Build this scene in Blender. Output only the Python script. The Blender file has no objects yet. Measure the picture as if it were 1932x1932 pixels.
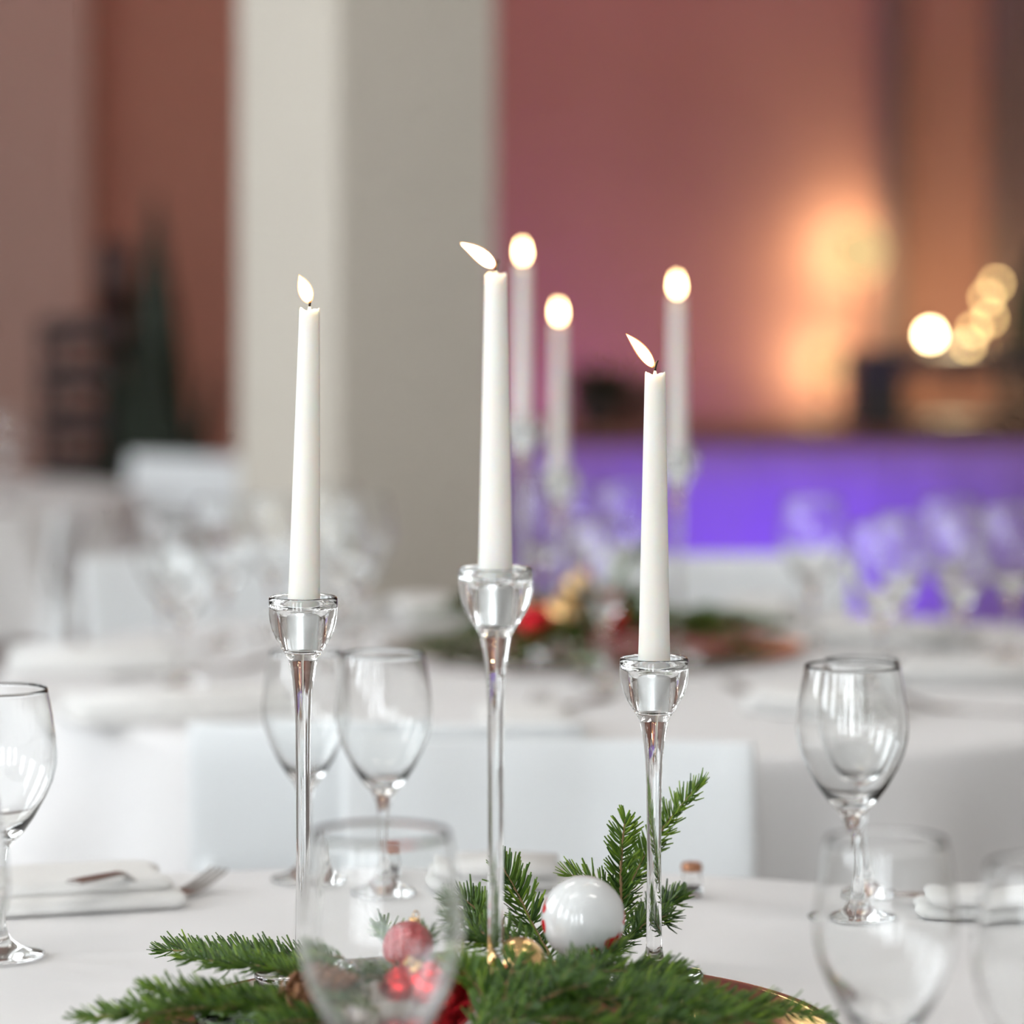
import bpy, math, random
from mathutils import Vector, Matrix

# ------------------------------------------------------------------ camera, world, light, exposure
scene = bpy.context.scene
COL = scene.collection
F = 6400.0            # focal length in pixels of the 1932 frame
CX, HY = 966.0, 490.0 # principal column, horizon row
CZ = 1.223            # camera height
TZ = 0.740            # table cloth height
TRAY = 0.748          # upper face of the tray

cam_d = bpy.data.cameras.new('camera')
cam = bpy.data.objects.new('camera', cam_d)
COL.objects.link(cam)
cam.location = (0, 0, CZ)
cam.rotation_euler = (math.pi / 2, 0, 0)
cam_d.sensor_fit = 'HORIZONTAL'
cam_d.sensor_width = 24.0
cam_d.lens = F / 1932 * 24.0
cam_d.shift_y = -(966 - HY) / 1932
cam_d.clip_start = 0.05
cam_d.clip_end = 60
cam_d.dof.use_dof = True
cam_d.dof.focus_distance = 2.235
cam_d.dof.aperture_fstop = 2.25
scene.camera = cam

vs = scene.view_settings
vs.view_transform = 'Standard'
vs.look = 'None'
vs.gamma = 1.0
vs.use_curve_mapping = False
vs.exposure = 0.25

cy = scene.cycles
cy.use_denoising = True
cy.use_adaptive_sampling = True
cy.adaptive_threshold = 0.10
cy.adaptive_min_samples = 14
cy.use_light_tree = False
cy.max_bounces = 14
cy.diffuse_bounces = 3
cy.glossy_bounces = 6
cy.transmission_bounces = 12
cy.transparent_max_bounces = 16
cy.sample_clamp_indirect = 24.0
cy.blur_glossy = 0.6
cy.caustics_reflective = True
cy.caustics_refractive = True

world = bpy.data.worlds.new('world')
scene.world = world
world.use_nodes = True
world.node_tree.nodes['Background'].inputs[0].default_value = (0.80, 0.88, 1.0, 1)
world.node_tree.nodes['Background'].inputs[1].default_value = 0.6


def area(name, loc, rot, sx, sy, power, color):
    d = bpy.data.lights.new(name, 'AREA')
    d.shape = 'RECTANGLE'
    d.size, d.size_y, d.energy, d.color = sx, sy, power, color
    o = bpy.data.objects.new(name, d)
    o.location, o.rotation_euler = loc, rot
    COL.objects.link(o)
    return o


DAY = (0.90, 0.96, 1.0)
WIN_LEFT = [-1.4, 0.8, 3.0, 5.2]        # centres along the left wall
WIN_REAR = [-3.1, -1.8, -0.5]                 # centres along the wall behind the camera
WLX, WRY = -4.0, -3.0
for yy in WIN_LEFT:
    area('daylight_window_left', (WLX - 0.10, yy, 2.35), (0, -math.pi / 2, 0), 2.1, .95, 48, DAY)
for xx in WIN_REAR:
    area('daylight_window_rear', (xx, WRY - 0.10, 1.45), (math.pi / 2, 0, 0), .46, 2.5, 50, DAY)
CEIL = [(-1.3, 1.4), (1.3, 1.4), (-1.3, 4.3), (1.3, 4.3), (1.6, 7.2)]
for xx, yy in CEIL:
    area('added_ceiling_fill', (xx, yy, 3.855), (0, 0, 0), 1.1, .5, 10, (1.0, .95, .90))  # fill light added overhead, out of view, to lift the tabletops


# ------------------------------------------------------------------ helpers
def P(x, y, Y):
    """a point seen at photo pixel (x, y) that stands Y metres away"""
    return Vector(((x - CX) / F * Y, Y, CZ - (y - HY) / F * Y))


class MB:
    def __init__(self):
        self.v, self.f, self.t = [], [], []

    def add(self, vs_, fs):
        b = len(self.v)
        self.v += [tuple(p) for p in vs_]
        self.f += [tuple(i + b for i in f) for f in fs]

    def box(self, c, s, rz=0.0, M=None):
        hx, hy, hz = s[0] / 2, s[1] / 2, s[2] / 2
        pts = [Vector((x, y, z)) for z in (-hz, hz) for x, y in ((-hx, -hy), (hx, -hy), (hx, hy), (-hx, hy))]
        R = Matrix.Rotation(rz, 3, 'Z')
        pts = [R @ p + Vector(c) for p in pts]
        if M:
            pts = [M @ p for p in pts]
        self.add(pts, [(3, 2, 1, 0), (4, 5, 6, 7), (0, 1, 5, 4), (1, 2, 6, 5), (2, 3, 7, 6), (3, 0, 4, 7)])

    def lathe(self, prof, n=48, c=(0, 0, 0), cap=False):
        vs_, fs = [], []
        idx = []
        for (r, z) in prof:
            if r < 1e-6:
                idx.append([len(vs_)])
                vs_.append((c[0], c[1], c[2] + z))
            else:
                idx.append(list(range(len(vs_), len(vs_) + n)))
                for k in range(n):
                    a = 2 * math.pi * k / n
                    vs_.append((c[0] + r * math.cos(a), c[1] + r * math.sin(a), c[2] + z))
        for A, B in zip(idx[:-1], idx[1:]):
            for k in range(n):
                k2 = (k + 1) % n
                if len(A) == 1 and len(B) == 1:
                    continue
                if len(A) == 1:
                    fs.append((A[0], B[k2], B[k]))
                elif len(B) == 1:
                    fs.append((A[k], A[k2], B[0]))
                else:
                    fs.append((A[k], A[k2], B[k2], B[k]))
        self.add(vs_, fs)

    def tube(self, pts, rad, n=8, cap=True):
        pts = [Vector(p) for p in pts]
        if not hasattr(rad, '__len__'):
            rad = [rad] * len(pts)
        vs_, fs = [], []
        prev = None
        for i, p in enumerate(pts):
            d = (pts[min(i + 1, len(pts) - 1)] - pts[max(i - 1, 0)]).normalized()
            if prev is None:
                u = d.orthogonal().normalized()
            else:
                u = (prev - d * prev.dot(d)).normalized()
            prev = u
            w = d.cross(u)
            for k in range(n):
                a = 2 * math.pi * k / n
                vs_.append(p + (u * math.cos(a) + w * math.sin(a)) * rad[i])
        for i in range(len(pts) - 1):
            for k in range(n):
                k2 = (k + 1) % n
                fs.append((i * n + k, i * n + k2, (i + 1) * n + k2, (i + 1) * n + k))
        if cap:
            fs.append(tuple(range(n))[::-1])
            fs.append(tuple(range((len(pts) - 1) * n, len(pts) * n)))
        self.add(vs_, fs)

    def grid(self, fn, nu, nv, closed_u=False):
        vs_ = [fn(i / nu, j / nv) for j in range(nv + 1) for i in range(nu + (0 if closed_u else 1))]
        w = nu if closed_u else nu + 1
        fs = []
        for j in range(nv):
            for i in range(nu):
                i2 = (i + 1) % w
                fs.append((j * w + i, j * w + i2, (j + 1) * w + i2, (j + 1) * w + i))
        self.add(vs_, fs)

    def mesh(self, name, mat, smooth=True):
        me = bpy.data.meshes.new(name)
        me.from_pydata(self.v, [], self.f)
        me.materials.append(mat)
        if smooth:
            me.polygons.foreach_set('use_smooth', [True] * len(me.polygons))
        me.update()
        return me

    def build(self, name, mat, parent=None, smooth=True, bevel=0.0, seg=2):
        o = bpy.data.objects.new(name, self.mesh(name, mat, smooth))
        COL.objects.link(o)
        if parent is not None:
            o.parent = parent
        if bevel:
            b = o.modifiers.new('bevel', 'BEVEL')
            b.width, b.segments, b.limit_method = bevel, seg, 'ANGLE'
            b.harden_normals = True
        return o


def tag(o, label=None, cat=None, group=None, kind=None):
    if label:
        o['label'] = label
    if cat:
        o['category'] = cat
    if group:
        o['group'] = group
    if kind:
        o['kind'] = kind
    return o


def thing(name, label, cat, loc=(0, 0, 0), rz=0.0, group=None):
    o = bpy.data.objects.new(name, None)
    o.empty_display_size = 0.05
    COL.objects.link(o)
    o.location, o.rotation_euler = loc, (0, 0, rz)
    return tag(o, label, cat, group)


def copy_tree(src, label=None, loc=None, rz=None, group=None, scale=None, parent=None):
    o = src.copy()
    COL.objects.link(o)
    o.parent = parent
    if label:
        o['label'] = label
    if group:
        o['group'] = group
    if loc is not None:
        o.location = loc
    if rz is not None:
        o.rotation_euler = (0, 0, rz)
    if scale is not None:
        o.scale = scale
    for ch in src.children:
        copy_tree(ch, parent=o)
    return o


def struct(o):
    o['kind'] = 'structure'
    return o


# ------------------------------------------------------------------ materials
def mat(name, color, rough=0.5, metal=0.0, noise=0.0, nscale=20.0, bump=0.0, bscale=60.0, **kw):
    m = bpy.data.materials.new(name)
    m.use_nodes = True
    nt = m.node_tree
    b = nt.nodes['Principled BSDF']
    b.inputs['Base Color'].default_value = (*color, 1)
    b.inputs['Roughness'].default_value = rough
    b.inputs['Metallic'].default_value = metal
    tc = nt.nodes.new('ShaderNodeTexCoord')
    if noise:
        n = nt.nodes.new('ShaderNodeTexNoise')
        n.inputs['Scale'].default_value = nscale
        n.inputs['Detail'].default_value = 4
        nt.links.new(tc.outputs['Object'], n.inputs['Vector'])
        mx = nt.nodes.new('ShaderNodeMix')
        mx.data_type = 'RGBA'
        mx.inputs[6].default_value = (*[c * (1 - noise) for c in color], 1)
        mx.inputs[7].default_value = (*[min(1, c * (1 + noise)) for c in color], 1)
        nt.links.new(n.outputs['Fac'], mx.inputs[0])
        nt.links.new(mx.outputs[2], b.inputs['Base Color'])
    if bump:
        n2 = nt.nodes.new('ShaderNodeTexNoise')
        n2.inputs['Scale'].default_value = bscale
        n2.inputs['Detail'].default_value = 3
        nt.links.new(tc.outputs['Object'], n2.inputs['Vector'])
        bp = nt.nodes.new('ShaderNodeBump')
        bp.inputs['Strength'].default_value = bump
        bp.inputs['Distance'].default_value = 0.01
        nt.links.new(n2.outputs['Fac'], bp.inputs['Height'])
        nt.links.new(bp.outputs['Normal'], b.inputs['Normal'])
    for k, v in kw.items():
        b.inputs[k.replace('_', ' ')].default_value = v
    return m


def glass_mat(name, color=(1, 1, 1), ior=1.5, rough=0.0):
    m = bpy.data.materials.new(name)
    m.use_nodes = True
    nt = m.node_tree
    nt.nodes.remove(nt.nodes['Principled BSDF'])
    g = nt.nodes.new('ShaderNodeBsdfGlass')
    g.inputs['Color'].default_value = (*color, 1)
    g.inputs['IOR'].default_value = ior
    g.inputs['Roughness'].default_value = rough
    nt.links.new(g.outputs[0], nt.nodes['Material Output'].inputs['Surface'])
    return m


def emit_mat(name, color, strength):
    m = bpy.data.materials.new(name)
    m.use_nodes = True
    nt = m.node_tree
    nt.nodes.remove(nt.nodes['Principled BSDF'])
    e = nt.nodes.new('ShaderNodeEmission')
    e.inputs[0].default_value = (*color, 1)
    e.inputs[1].default_value = strength
    nt.links.new(e.outputs[0], nt.nodes['Material Output'].inputs['Surface'])
    return m


def halo_mat(name, color, strength):
    """thin luminous outer layer of a flame: clear gas that adds its own light"""
    m = bpy.data.materials.new(name)
    m.use_nodes = True
    nt = m.node_tree
    nt.nodes.remove(nt.nodes['Principled BSDF'])
    e = nt.nodes.new('ShaderNodeEmission')
    e.inputs[0].default_value = (*color, 1)
    e.inputs[1].default_value = strength
    t = nt.nodes.new('ShaderNodeBsdfTransparent')
    a = nt.nodes.new('ShaderNodeAddShader')
    nt.links.new(e.outputs[0], a.inputs[0])
    nt.links.new(t.outputs[0], a.inputs[1])
    nt.links.new(a.outputs[0], nt.nodes['Material Output'].inputs['Surface'])
    return m


M = {}
M['cloth'] = mat('white_linen', (0.80, 0.79, 0.79), 0.85, noise=0.03, nscale=6, bump=0.10, bscale=9)
M['napkin'] = mat('napkin_linen', (0.83, 0.82, 0.80), 0.9, noise=0.02, nscale=40, bump=0.2, bscale=400)
M['chair'] = mat('white_lacquer', (0.89, 0.92, 0.935), 0.45, noise=0.02, nscale=3)
M['wax'] = mat('candle_wax', (0.82, 0.81, 0.775), 0.45, noise=0.02, nscale=30)
_b = M['wax'].node_tree.nodes['Principled BSDF']
_b.inputs['Subsurface Weight'].default_value = 0.8
_b.inputs['Subsurface Radius'].default_value = (1.0, 0.7, 0.5)
_b.inputs['Subsurface Scale'].default_value = 0.012
M['wick'] = mat('charred_wick', (0.03, 0.02, 0.015), 0.9, noise=0.3, nscale=400)
M['flame'] = emit_mat('flame_core', (1.0, 0.72, 0.34), 30.0)
M['halo'] = halo_mat('flame_mantle', (1.0, 0.36, 0.08), 0.8)
M['glass'] = glass_mat('clear_glass', (0.997, 1.0, 0.999), 1.47)
M['green_glass'] = glass_mat('pale_green_glass', (0.86, 0.95, 0.84), 1.45)
M['socket'] = mat('brushed_metal_socket', (0.90, 0.92, 0.93), 0.32, 1.0, noise=0.03, nscale=200)
M['steel'] = mat('cutlery_steel', (0.55, 0.53, 0.51), 0.22, 1.0, noise=0.05, nscale=40)
M['bronze'] = mat('bronze_mirror_tray', (0.46, 0.40, 0.385), 0.06, 1.0, noise=0.03, nscale=8)
M['white_ball'] = mat('white_glazed_ball', (0.80, 0.81, 0.81), 0.12, noise=0.01, nscale=10, Coat_Weight=0.6)
M['red_print'] = mat('red_glaze_print', (0.62, 0.012, 0.02), 0.2, noise=0.08, nscale=30)
M['gold'] = mat('gold_bauble', (0.80, 0.52, 0.24), 0.12, 1.0, noise=0.06, nscale=30)
M['red_ball'] = mat('red_bauble', (0.62, 0.02, 0.03), 0.14, 0.85, noise=0.1, nscale=30)
M['red_glitter'] = mat('red_glitter_bauble', (0.55, 0.02, 0.03), 0.3, 0.7, noise=0.4, nscale=300, bump=0.8, bscale=260)
M['twig'] = mat('fir_twig_bark', (0.27, 0.17, 0.08), 0.8, noise=0.3, nscale=200)
M['cone'] = mat('pine_cone_scale', (0.26, 0.12, 0.055), 0.6, noise=0.35, nscale=120)
M['copper'] = mat('copper_cap', (0.45, 0.22, 0.13), 0.3, 0.9, noise=0.1, nscale=60)
M['salt'] = mat('dark_filling', (0.10, 0.08, 0.09), 0.7, noise=0.3, nscale=300)
M['wall'] = mat('terracotta_plaster', (0.345, 0.165, 0.115), 0.8, noise=0.05, nscale=1.5, bump=0.05, bscale=30)
M['wall_pale'] = mat('dusty_rose_plaster', (0.42, 0.285, 0.24), 0.85, noise=0.05, nscale=1.5, bump=0.05, bscale=30)
M['wall_white'] = mat('white_plaster', (0.80, 0.78, 0.75), 0.85, noise=0.03, nscale=1.5, bump=0.05, bscale=30)
M['pillar'] = mat('grey_white_column_plaster', (0.66, 0.61, 0.53), 0.85, noise=0.03, nscale=3, bump=0.08, bscale=40)
M['floor'] = mat('grey_brown_parquet', (0.26, 0.23, 0.21), 0.55, noise=0.12, nscale=3)
M['dark'] = mat('dark_grey_paint', (0.06, 0.045, 0.042), 0.6, noise=0.1, nscale=8)
M['darkpost'] = mat('dark_brown_post', (0.13, 0.075, 0.06), 0.6, noise=0.1, nscale=8)
M['black'] = mat('black_plastic', (0.018, 0.015, 0.016), 0.45, noise=0.1, nscale=20)
M['brown'] = mat('brown_wood', (0.17, 0.075, 0.035), 0.55, noise=0.25, nscale=6)
M['violet'] = mat('violet_drape', (0.34, 0.20, 0.66), 0.85, noise=0.05, nscale=5)
M['leaf_dark'] = mat('dark_plant_leaf', (0.012, 0.022, 0.010), 0.5, noise=0.3, nscale=10)
M['chairdark'] = mat('dark_stacked_chair', (0.035, 0.022, 0.022), 0.5, noise=0.1, nscale=10)
M['pot'] = mat('dark_planter', (0.05, 0.04, 0.04), 0.6, noise=0.1, nscale=10)
M['shade'] = emit_mat('lit_lamp_globe', (1.0, 0.70, 0.32), .78)
M['shade_dim'] = emit_mat('dim_lamp_globe', (1.0, 0.60, 0.28), .80)
M['bulb'] = emit_mat('warm_bulb', (1.0, 0.72, 0.38), 60.0)
M['fairy'] = emit_mat('warm_small_bulb', (1.0, 0.68, 0.28), 15.0)
M['globe'] = emit_mat('pendant_globe', (1.0, 0.70, 0.32), 7.0)


def needle_mat():
    m = bpy.data.materials.new('fir_needle')
    m.use_nodes = True
    nt = m.node_tree
    b = nt.nodes['Principled BSDF']
    at = nt.nodes.new('ShaderNodeAttribute')
    at.attribute_name = 'tint'
    cr = nt.nodes.new('ShaderNodeValToRGB')
    e = cr.color_ramp.elements
    e[0].position, e[0].color = 0.0, (0.014, 0.040, 0.008, 1)
    e[1].position, e[1].color = 1.0, (0.24, 0.36, 0.03, 1)
    for pos, c in ((0.35, (0.034, 0.085, 0.012, 1)), (0.65, (0.095, 0.185, 0.018, 1))):
        k = cr.color_ramp.elements.new(pos)
        k.color = c
    nt.links.new(at.outputs['Fac'], cr.inputs[0])
    nt.links.new(cr.outputs[0], b.inputs['Base Color'])
    b.inputs['Roughness'].default_value = 0.36
    b.inputs['Specular IOR Level'].default_value = 0.3
    return m


M['needle'] = needle_mat()

# ------------------------------------------------------------------ the room
ROOM_X0, ROOM_X1, ROOM_Y0, ROOM_Y1, ROOM_H = WLX, 4.6, WRY, 9.8, 3.9
b = MB(); b.box(((ROOM_X0 + ROOM_X1) / 2, (ROOM_Y0 + ROOM_Y1) / 2, -0.05), (ROOM_X1 - ROOM_X0 + .4, ROOM_Y1 - ROOM_Y0 + .4, 0.1))
struct(b.build('floor', M['floor'], smooth=False))
b = MB(); b.box(((ROOM_X0 + ROOM_X1) / 2, (ROOM_Y0 + ROOM_Y1) / 2, ROOM_H + .05), (ROOM_X1 - ROOM_X0 + .4, ROOM_Y1 - ROOM_Y0 + .4, 0.1))
struct(b.build('ceiling', M['wall_white'], smooth=False))
b = MB(); b.box(((ROOM_X0 + ROOM_X1) / 2, ROOM_Y1 + .1, ROOM_H / 2), (ROOM_X1 - ROOM_X0, 0.2, ROOM_H))
struct(b.build('wall_back', M['wall'], smooth=False))
b = MB(); b.box(((ROOM_X0 - 1.21) / 2, 9.72, ROOM_H / 2), (-1.21 - ROOM_X0, 0.16, ROOM_H))
struct(b.build('wall_back_left', M['wall_pale'], smooth=False))
b = MB(); b.box((ROOM_X1 + .1, (ROOM_Y0 + ROOM_Y1) / 2, ROOM_H / 2), (0.2, ROOM_Y1 - ROOM_Y0, ROOM_H))
struct(b.build('wall_right', M['wall_white'], smooth=False))


def wall_with_windows(name, axis, pos, a0, a1, centres, w, z0, z1):
    b = MB()
    edges = [a0]
    for c in sorted(centres):
        edges += [c - w / 2, c + w / 2]
    edges.append(a1)

    def bx(p0, p1, q0, q1):
        if axis == 'x':
            b.box((pos, (p0 + p1) / 2, (q0 + q1) / 2), (0.2, p1 - p0, q1 - q0))
        else:
            b.box(((p0 + p1) / 2, pos, (q0 + q1) / 2), (p1 - p0, 0.2, q1 - q0))
    for i in range(0, len(edges), 2):
        bx(edges[i], edges[i + 1], 0, ROOM_H)
    for c in centres:
        bx(c - w / 2, c + w / 2, 0, z0)
        bx(c - w / 2, c + w / 2, z1, ROOM_H)
    return struct(b.build(name, M['wall_white'], smooth=False))


wall_with_windows('wall_left', 'x', WLX - 0.1, ROOM_Y0, ROOM_Y1, WIN_LEFT, .95, 1.3, 3.4)
wall_with_windows('wall_front', 'y', WRY - 0.1, ROOM_X0, ROOM_X1, WIN_REAR, .46, 0.2, 2.7)


def window(n, axis, pos, c, w, z0, z1):
    fr = bpy.data.objects.new('window_%d' % n, None)
    COL.objects.link(fr)
    struct(fr)

    def bar(p0, p1, q0, q1, nm):
        b = MB()
        if axis == 'x':
            b.box((pos, (p0 + p1) / 2, (q0 + q1) / 2), (0.05, p1 - p0, q1 - q0))
        else:
            b.box(((p0 + p1) / 2, pos, (q0 + q1) / 2), (p1 - p0, 0.05, q1 - q0))
        b.build(nm, M['wall_white'], fr, smooth=False)
    t = 0.04
    bar(c - w / 2, c - w / 2 + t, z0, z1, 'jamb')
    bar(c + w / 2 - t, c + w / 2, z0, z1, 'jamb')
    bar(c - w / 2 + t, c + w / 2 - t, z0, z0 + t, 'sill_rail')
    bar(c - w / 2 + t, c + w / 2 - t, z1 - t, z1, 'head_rail')
    bar(c - .018, c + .018, z0 + t, z1 - t, 'mullion')
    zt = z0 + (z1 - z0) * .68
    bar(c - w / 2 + t, c - .018, zt - .02, zt + .02, 'transom')
    bar(c + .018, c + w / 2 - t, zt - .02, zt + .02, 'transom')


k = 1
for yy in WIN_LEFT:
    window(k, 'x', WLX - 0.04, yy, .95, 1.3, 3.4); k += 1
for xx in WIN_REAR:
    window(k, 'y', WRY - 0.04, xx, .46, 0.2, 2.7); k += 1

for i_, (xx, yy) in enumerate(CEIL):  # frames round the added fill panels
    t = thing('added_ceiling_panel', 'added fill panel on the unseen ceiling, brightening the tables', 'ceiling light', (xx, yy, ROOM_H), 0, 'added ceiling fill panels')
    for sx, sy, lx, ly in ((0, -.27, 1.2, .04), (0, .27, 1.2, .04), (-.58, 0, .04, .50), (.58, 0, .04, .50)):
        b = MB(); b.box((sx, sy, -.02), (lx, ly, .04)); b.build('frame', M['wall_white'], t, smooth=False)

# square plaster column, turned with one corner to the camera
s, th = 0.36, math.radians(35)
p0 = Vector((-0.322, 6.2))
dl = Vector((-math.sin(th), math.cos(th))) * s
dr = Vector((math.cos(th), math.sin(th))) * s
pc = p0 + (dl + dr) / 2
b = MB(); b.box((pc.x, pc.y, ROOM_H / 2), (s, s, ROOM_H), th)
o = b.build('column', M['pillar'], smooth=False, bevel=0.012)
tag(struct(o), 'square pale plaster column turned corner-on behind the candles', 'column')

# dark vertical post and dark reveal at the right of the back wall
b = MB(); b.box((1.086, 9.74, ROOM_H / 2), (0.062, 0.10, ROOM_H))
struct(b.build('trim_1', M['darkpost'], smooth=False, bevel=0.01))
b = MB(); b.box((1.62, 9.72, ROOM_H / 2), (0.5, 0.16, ROOM_H))
struct(b.build('trim_2', M['darkpost'], smooth=False, bevel=0.01))
b = MB(); b.box((-0.05, 9.78, 0.05), (2.2, 0.03, 0.10))
struct(b.build('baseboard_back', M['darkpost'], smooth=False))

# ------------------------------------------------------------------ tables and cloths
def round_table(x, y, R, label_t, label_c, folds, seed, drop=0.245):
    t = thing('round_table', label_t, 'table', (x, y, 0))
    b = MB(); b.lathe([(0, .705), (R - .02, .705), (R - .008, .712), (R - .008, .730), (R - .014, .7365), (0, .7365)], 96)
    b.build('tabletop', M['brown'], t)
    for k in range(4):
        a = math.pi / 4 + k * math.pi / 2
        b = MB(); b.tube([(math.cos(a) * R * .62, math.sin(a) * R * .62, .704), (math.cos(a) * R * .66, math.sin(a) * R * .66, 0.0)], .018, 12)
        b.build('leg', M['black'], t)
    rnd = random.Random(seed)
    ph = [rnd.uniform(0, 6.28) for _ in range(4)]
    N = 288
    rings = [0.0, .2, .45, .65, .8, .9, .96, .985]
    rows = [(R * q, TZ - .0012, 0.0) for q in rings]
    rows += [(R * 1.0 - .004, TZ - .0016, 0.0), (R + .003, TZ - .006, 0.02), (R + .006, TZ - .016, .06)]
    nd = 12
    for j in range(1, nd + 1):
        q = j / nd
        rows.append((R + .007 + .045 * q, TZ - .016 - (drop - .016) * q, .06 + .94 * q))

    def fn(u, v):
        j = min(int(round(v * (len(rows) - 1))), len(rows) - 1)
        r, z, w = rows[j]
        a = u * 2 * math.pi
        fold = math.sin(folds * a + ph[0] + .8 * math.sin(3 * a + ph[1])) + .45 * math.sin((folds * 2 + 3) * a + ph[2])
        rr = r + w * .038 * (fold + 0.6)
        return (rr * math.cos(a), rr * math.sin(a), z)
    b = MB(); b.grid(fn, N, len(rows) - 1, True)
    c = b.build('tablecloth', M['cloth'])
    c.location = (x, y, 0)
    sd = c.modifiers.new('solid', 'SOLIDIFY'); sd.thickness = .0012; sd.offset = 1
    tag(c, label_c, 'tablecloth')
    return t


T1 = (-0.08, 1.907)
T2 = (0.12, 4.02)
T3 = (-1.50, 7.0)
round_table(*T1, .80, 'round banquet table in the foreground hidden under its white cloth', 'white tablecloth under the sharp candlesticks in the foreground', 17, 3)
round_table(*T2, .72, 'round banquet table in the middle distance hidden under its white cloth', 'white tablecloth of the second table, hanging in folds behind the white chairs', 13, 5)
round_table(*T3, .72, 'round banquet table far back at the left under a white cloth', 'white tablecloth of the far table at the left edge', 16, 8)

# ------------------------------------------------------------------ chairs
def chair_proto():
    t = thing('chair', 'white chair', 'chair', group='white dining chairs')
    w = 0.37
    # local frame: the sitter faces -Y, the backrest stands at y = 0
    b = MB(); b.box((0, -.215, .45), (.40, .40, .022))
    b.build('seat', M['chair'], t, smooth=False, bevel=.008, seg=3)
    b = MB()

    def fn(u, v):
        x = (u - .5) * w
        z = .635 + v * .155
        return (x, .012 - .05 * (2 * (u - .5)) ** 2 * .35 + .02 * v, z)
    b.grid(fn, 16, 4)
    o = b.build('backrest', M['chair'], t)
    sd = o.modifiers.new('solid', 'SOLIDIFY'); sd.thickness = .014; sd.offset = 0
    bv = o.modifiers.new('bevel', 'BEVEL'); bv.width = .004; bv.segments = 2; bv.limit_method = 'ANGLE'
    for sx in (-1, 1):
        b = MB(); b.tube([(sx * .165, .004, .66), (sx * .172, -.012, .46), (sx * .19, .045, 0)], [.011, .013, .010], 10)
        b.build('rear_leg', M['chair'], t)
        b = MB(); b.tube([(sx * .172, -.385, .44), (sx * .19, -.41, 0)], [.013, .010], 10)
        b.build('front_leg', M['chair'], t)
    return t


chair0 = chair_proto()
chair0.location = (0.0325, 3.03, 0)
chair0['label'] = 'sharpest white chair, drawn up to the far side of the foreground table'
copy_tree(chair0, 'white chair behind the left candlestick, back turned to the camera', (-.118, 3.19, 0), math.pi)
copy_tree(chair0, 'white chair at the far left of the second table behind the blurred wine glasses', (-.455, 5.0, 0), math.radians(28))
copy_tree(chair0, 'white chair on the far side of the second table in front of the violet drape', (.313, 4.96, 0), math.radians(3))
copy_tree(chair0, 'white chair seen edge-on from the side at the far left table', (-.80, 6.0, 0), math.radians(-88))
copy_tree(chair0, 'white chair at the far left table in front of the tall dark plant', (-.71, 7.45, 0), math.radians(-36))

# ------------------------------------------------------------------ tray
def tray(x, y, R, label):
    b = MB()
    b.lathe([(0, .0008), (R - .012, .0008), (R - .004, .004), (R, .0095), (R + .0015, .0108), (R + .003, .0100), (R + .001, .006), (R - .006, .0030), (R - .008, .0070 - .001)], 128)
    b = MB()
    b.lathe([(0, .0010), (R - .02, .0010), (R - .002, .0025), (R, .0050), (R - .0008, .0072), (R - .004, .0080), (R - .010, .0078), (0, .0078)], 128)
    o = b.build('tray', M['bronze'])
    o.location = (x, y, TZ)
    return tag(o, label, 'tray')


C1 = (-.015, 2.09)
C2 = (.10, 4.20)
tray(*C1, .222, 'round bronze mirror tray under the sharp fir centrepiece')
tray(*C2, .262, 'round bronze tray under the blurred fir centrepiece of the second table')

# ------------------------------------------------------------------ candle holders and candles
def lathe_parts(parent, sections, material, n=64):
    for nm, prof in sections:
        b = MB(); b.lathe(prof, n)
        b.build(nm, material, parent)


def candle_holder(loc, h, label, rz=0.0):
    t = thing('candle_holder', label, 'candle holder', loc, rz)
    r0 = .0047
    foot = [(0, .0004), (.030, .0004), (.0325, .0020), (.0325, .0040), (.030, .0062), (.018, .0075), (.0100, .0100), (.0066, .0140), (.0054, .0220)]
    zs = h - .125
    stem = [(.0054, .0220), (.0050, .040), (r0, .075)]
    stem += [(r0, zs * q + .075 * (1 - q)) for q in (.33, .66, 1)]
    stem += [(.0051, h - .085), (.0059, h - .067), (.0068, h - .058), (.0081, h - .0495), (.0094, h - .0430), (.0099, h - .0415)]
    cup = [(.0099, h - .0415), (.0115, h - .0385), (.0148, h - .0335), (.0182, h - .0280), (.0206, h - .0225), (.0221, h - .0165), (.0227, h - .0110),
           (.0228, h - .0030), (.0226, h - .0010), (.0218, h), (.0208, h - .0002), (.0201, h - .0014), (.0196, h - .0040),
           (.0182, h - .0068), (.0140, h - .0086), (.0119, h - .0096), (.0115, h - .0125), (.0100, h - .0330), (.0092, h - .0350), (0, h - .0356)]
    lathe_parts(t, [('foot', foot), ('stem', stem), ('cup', cup)], M['glass'])
    b = MB()
    b.lathe([(0, h - .0352), (.0088, h - .0346), (.0096, h - .0325), (.0111, h - .0120), (.0113, h - .0096), (.0109, h - .0096), (.0107, h - .0120), (.0092, h - .0320), (0, h - .0338)], 48)
    b.build('candle_socket', M['socket'], t)
    return t


FLAME_ID = [0]


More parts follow.
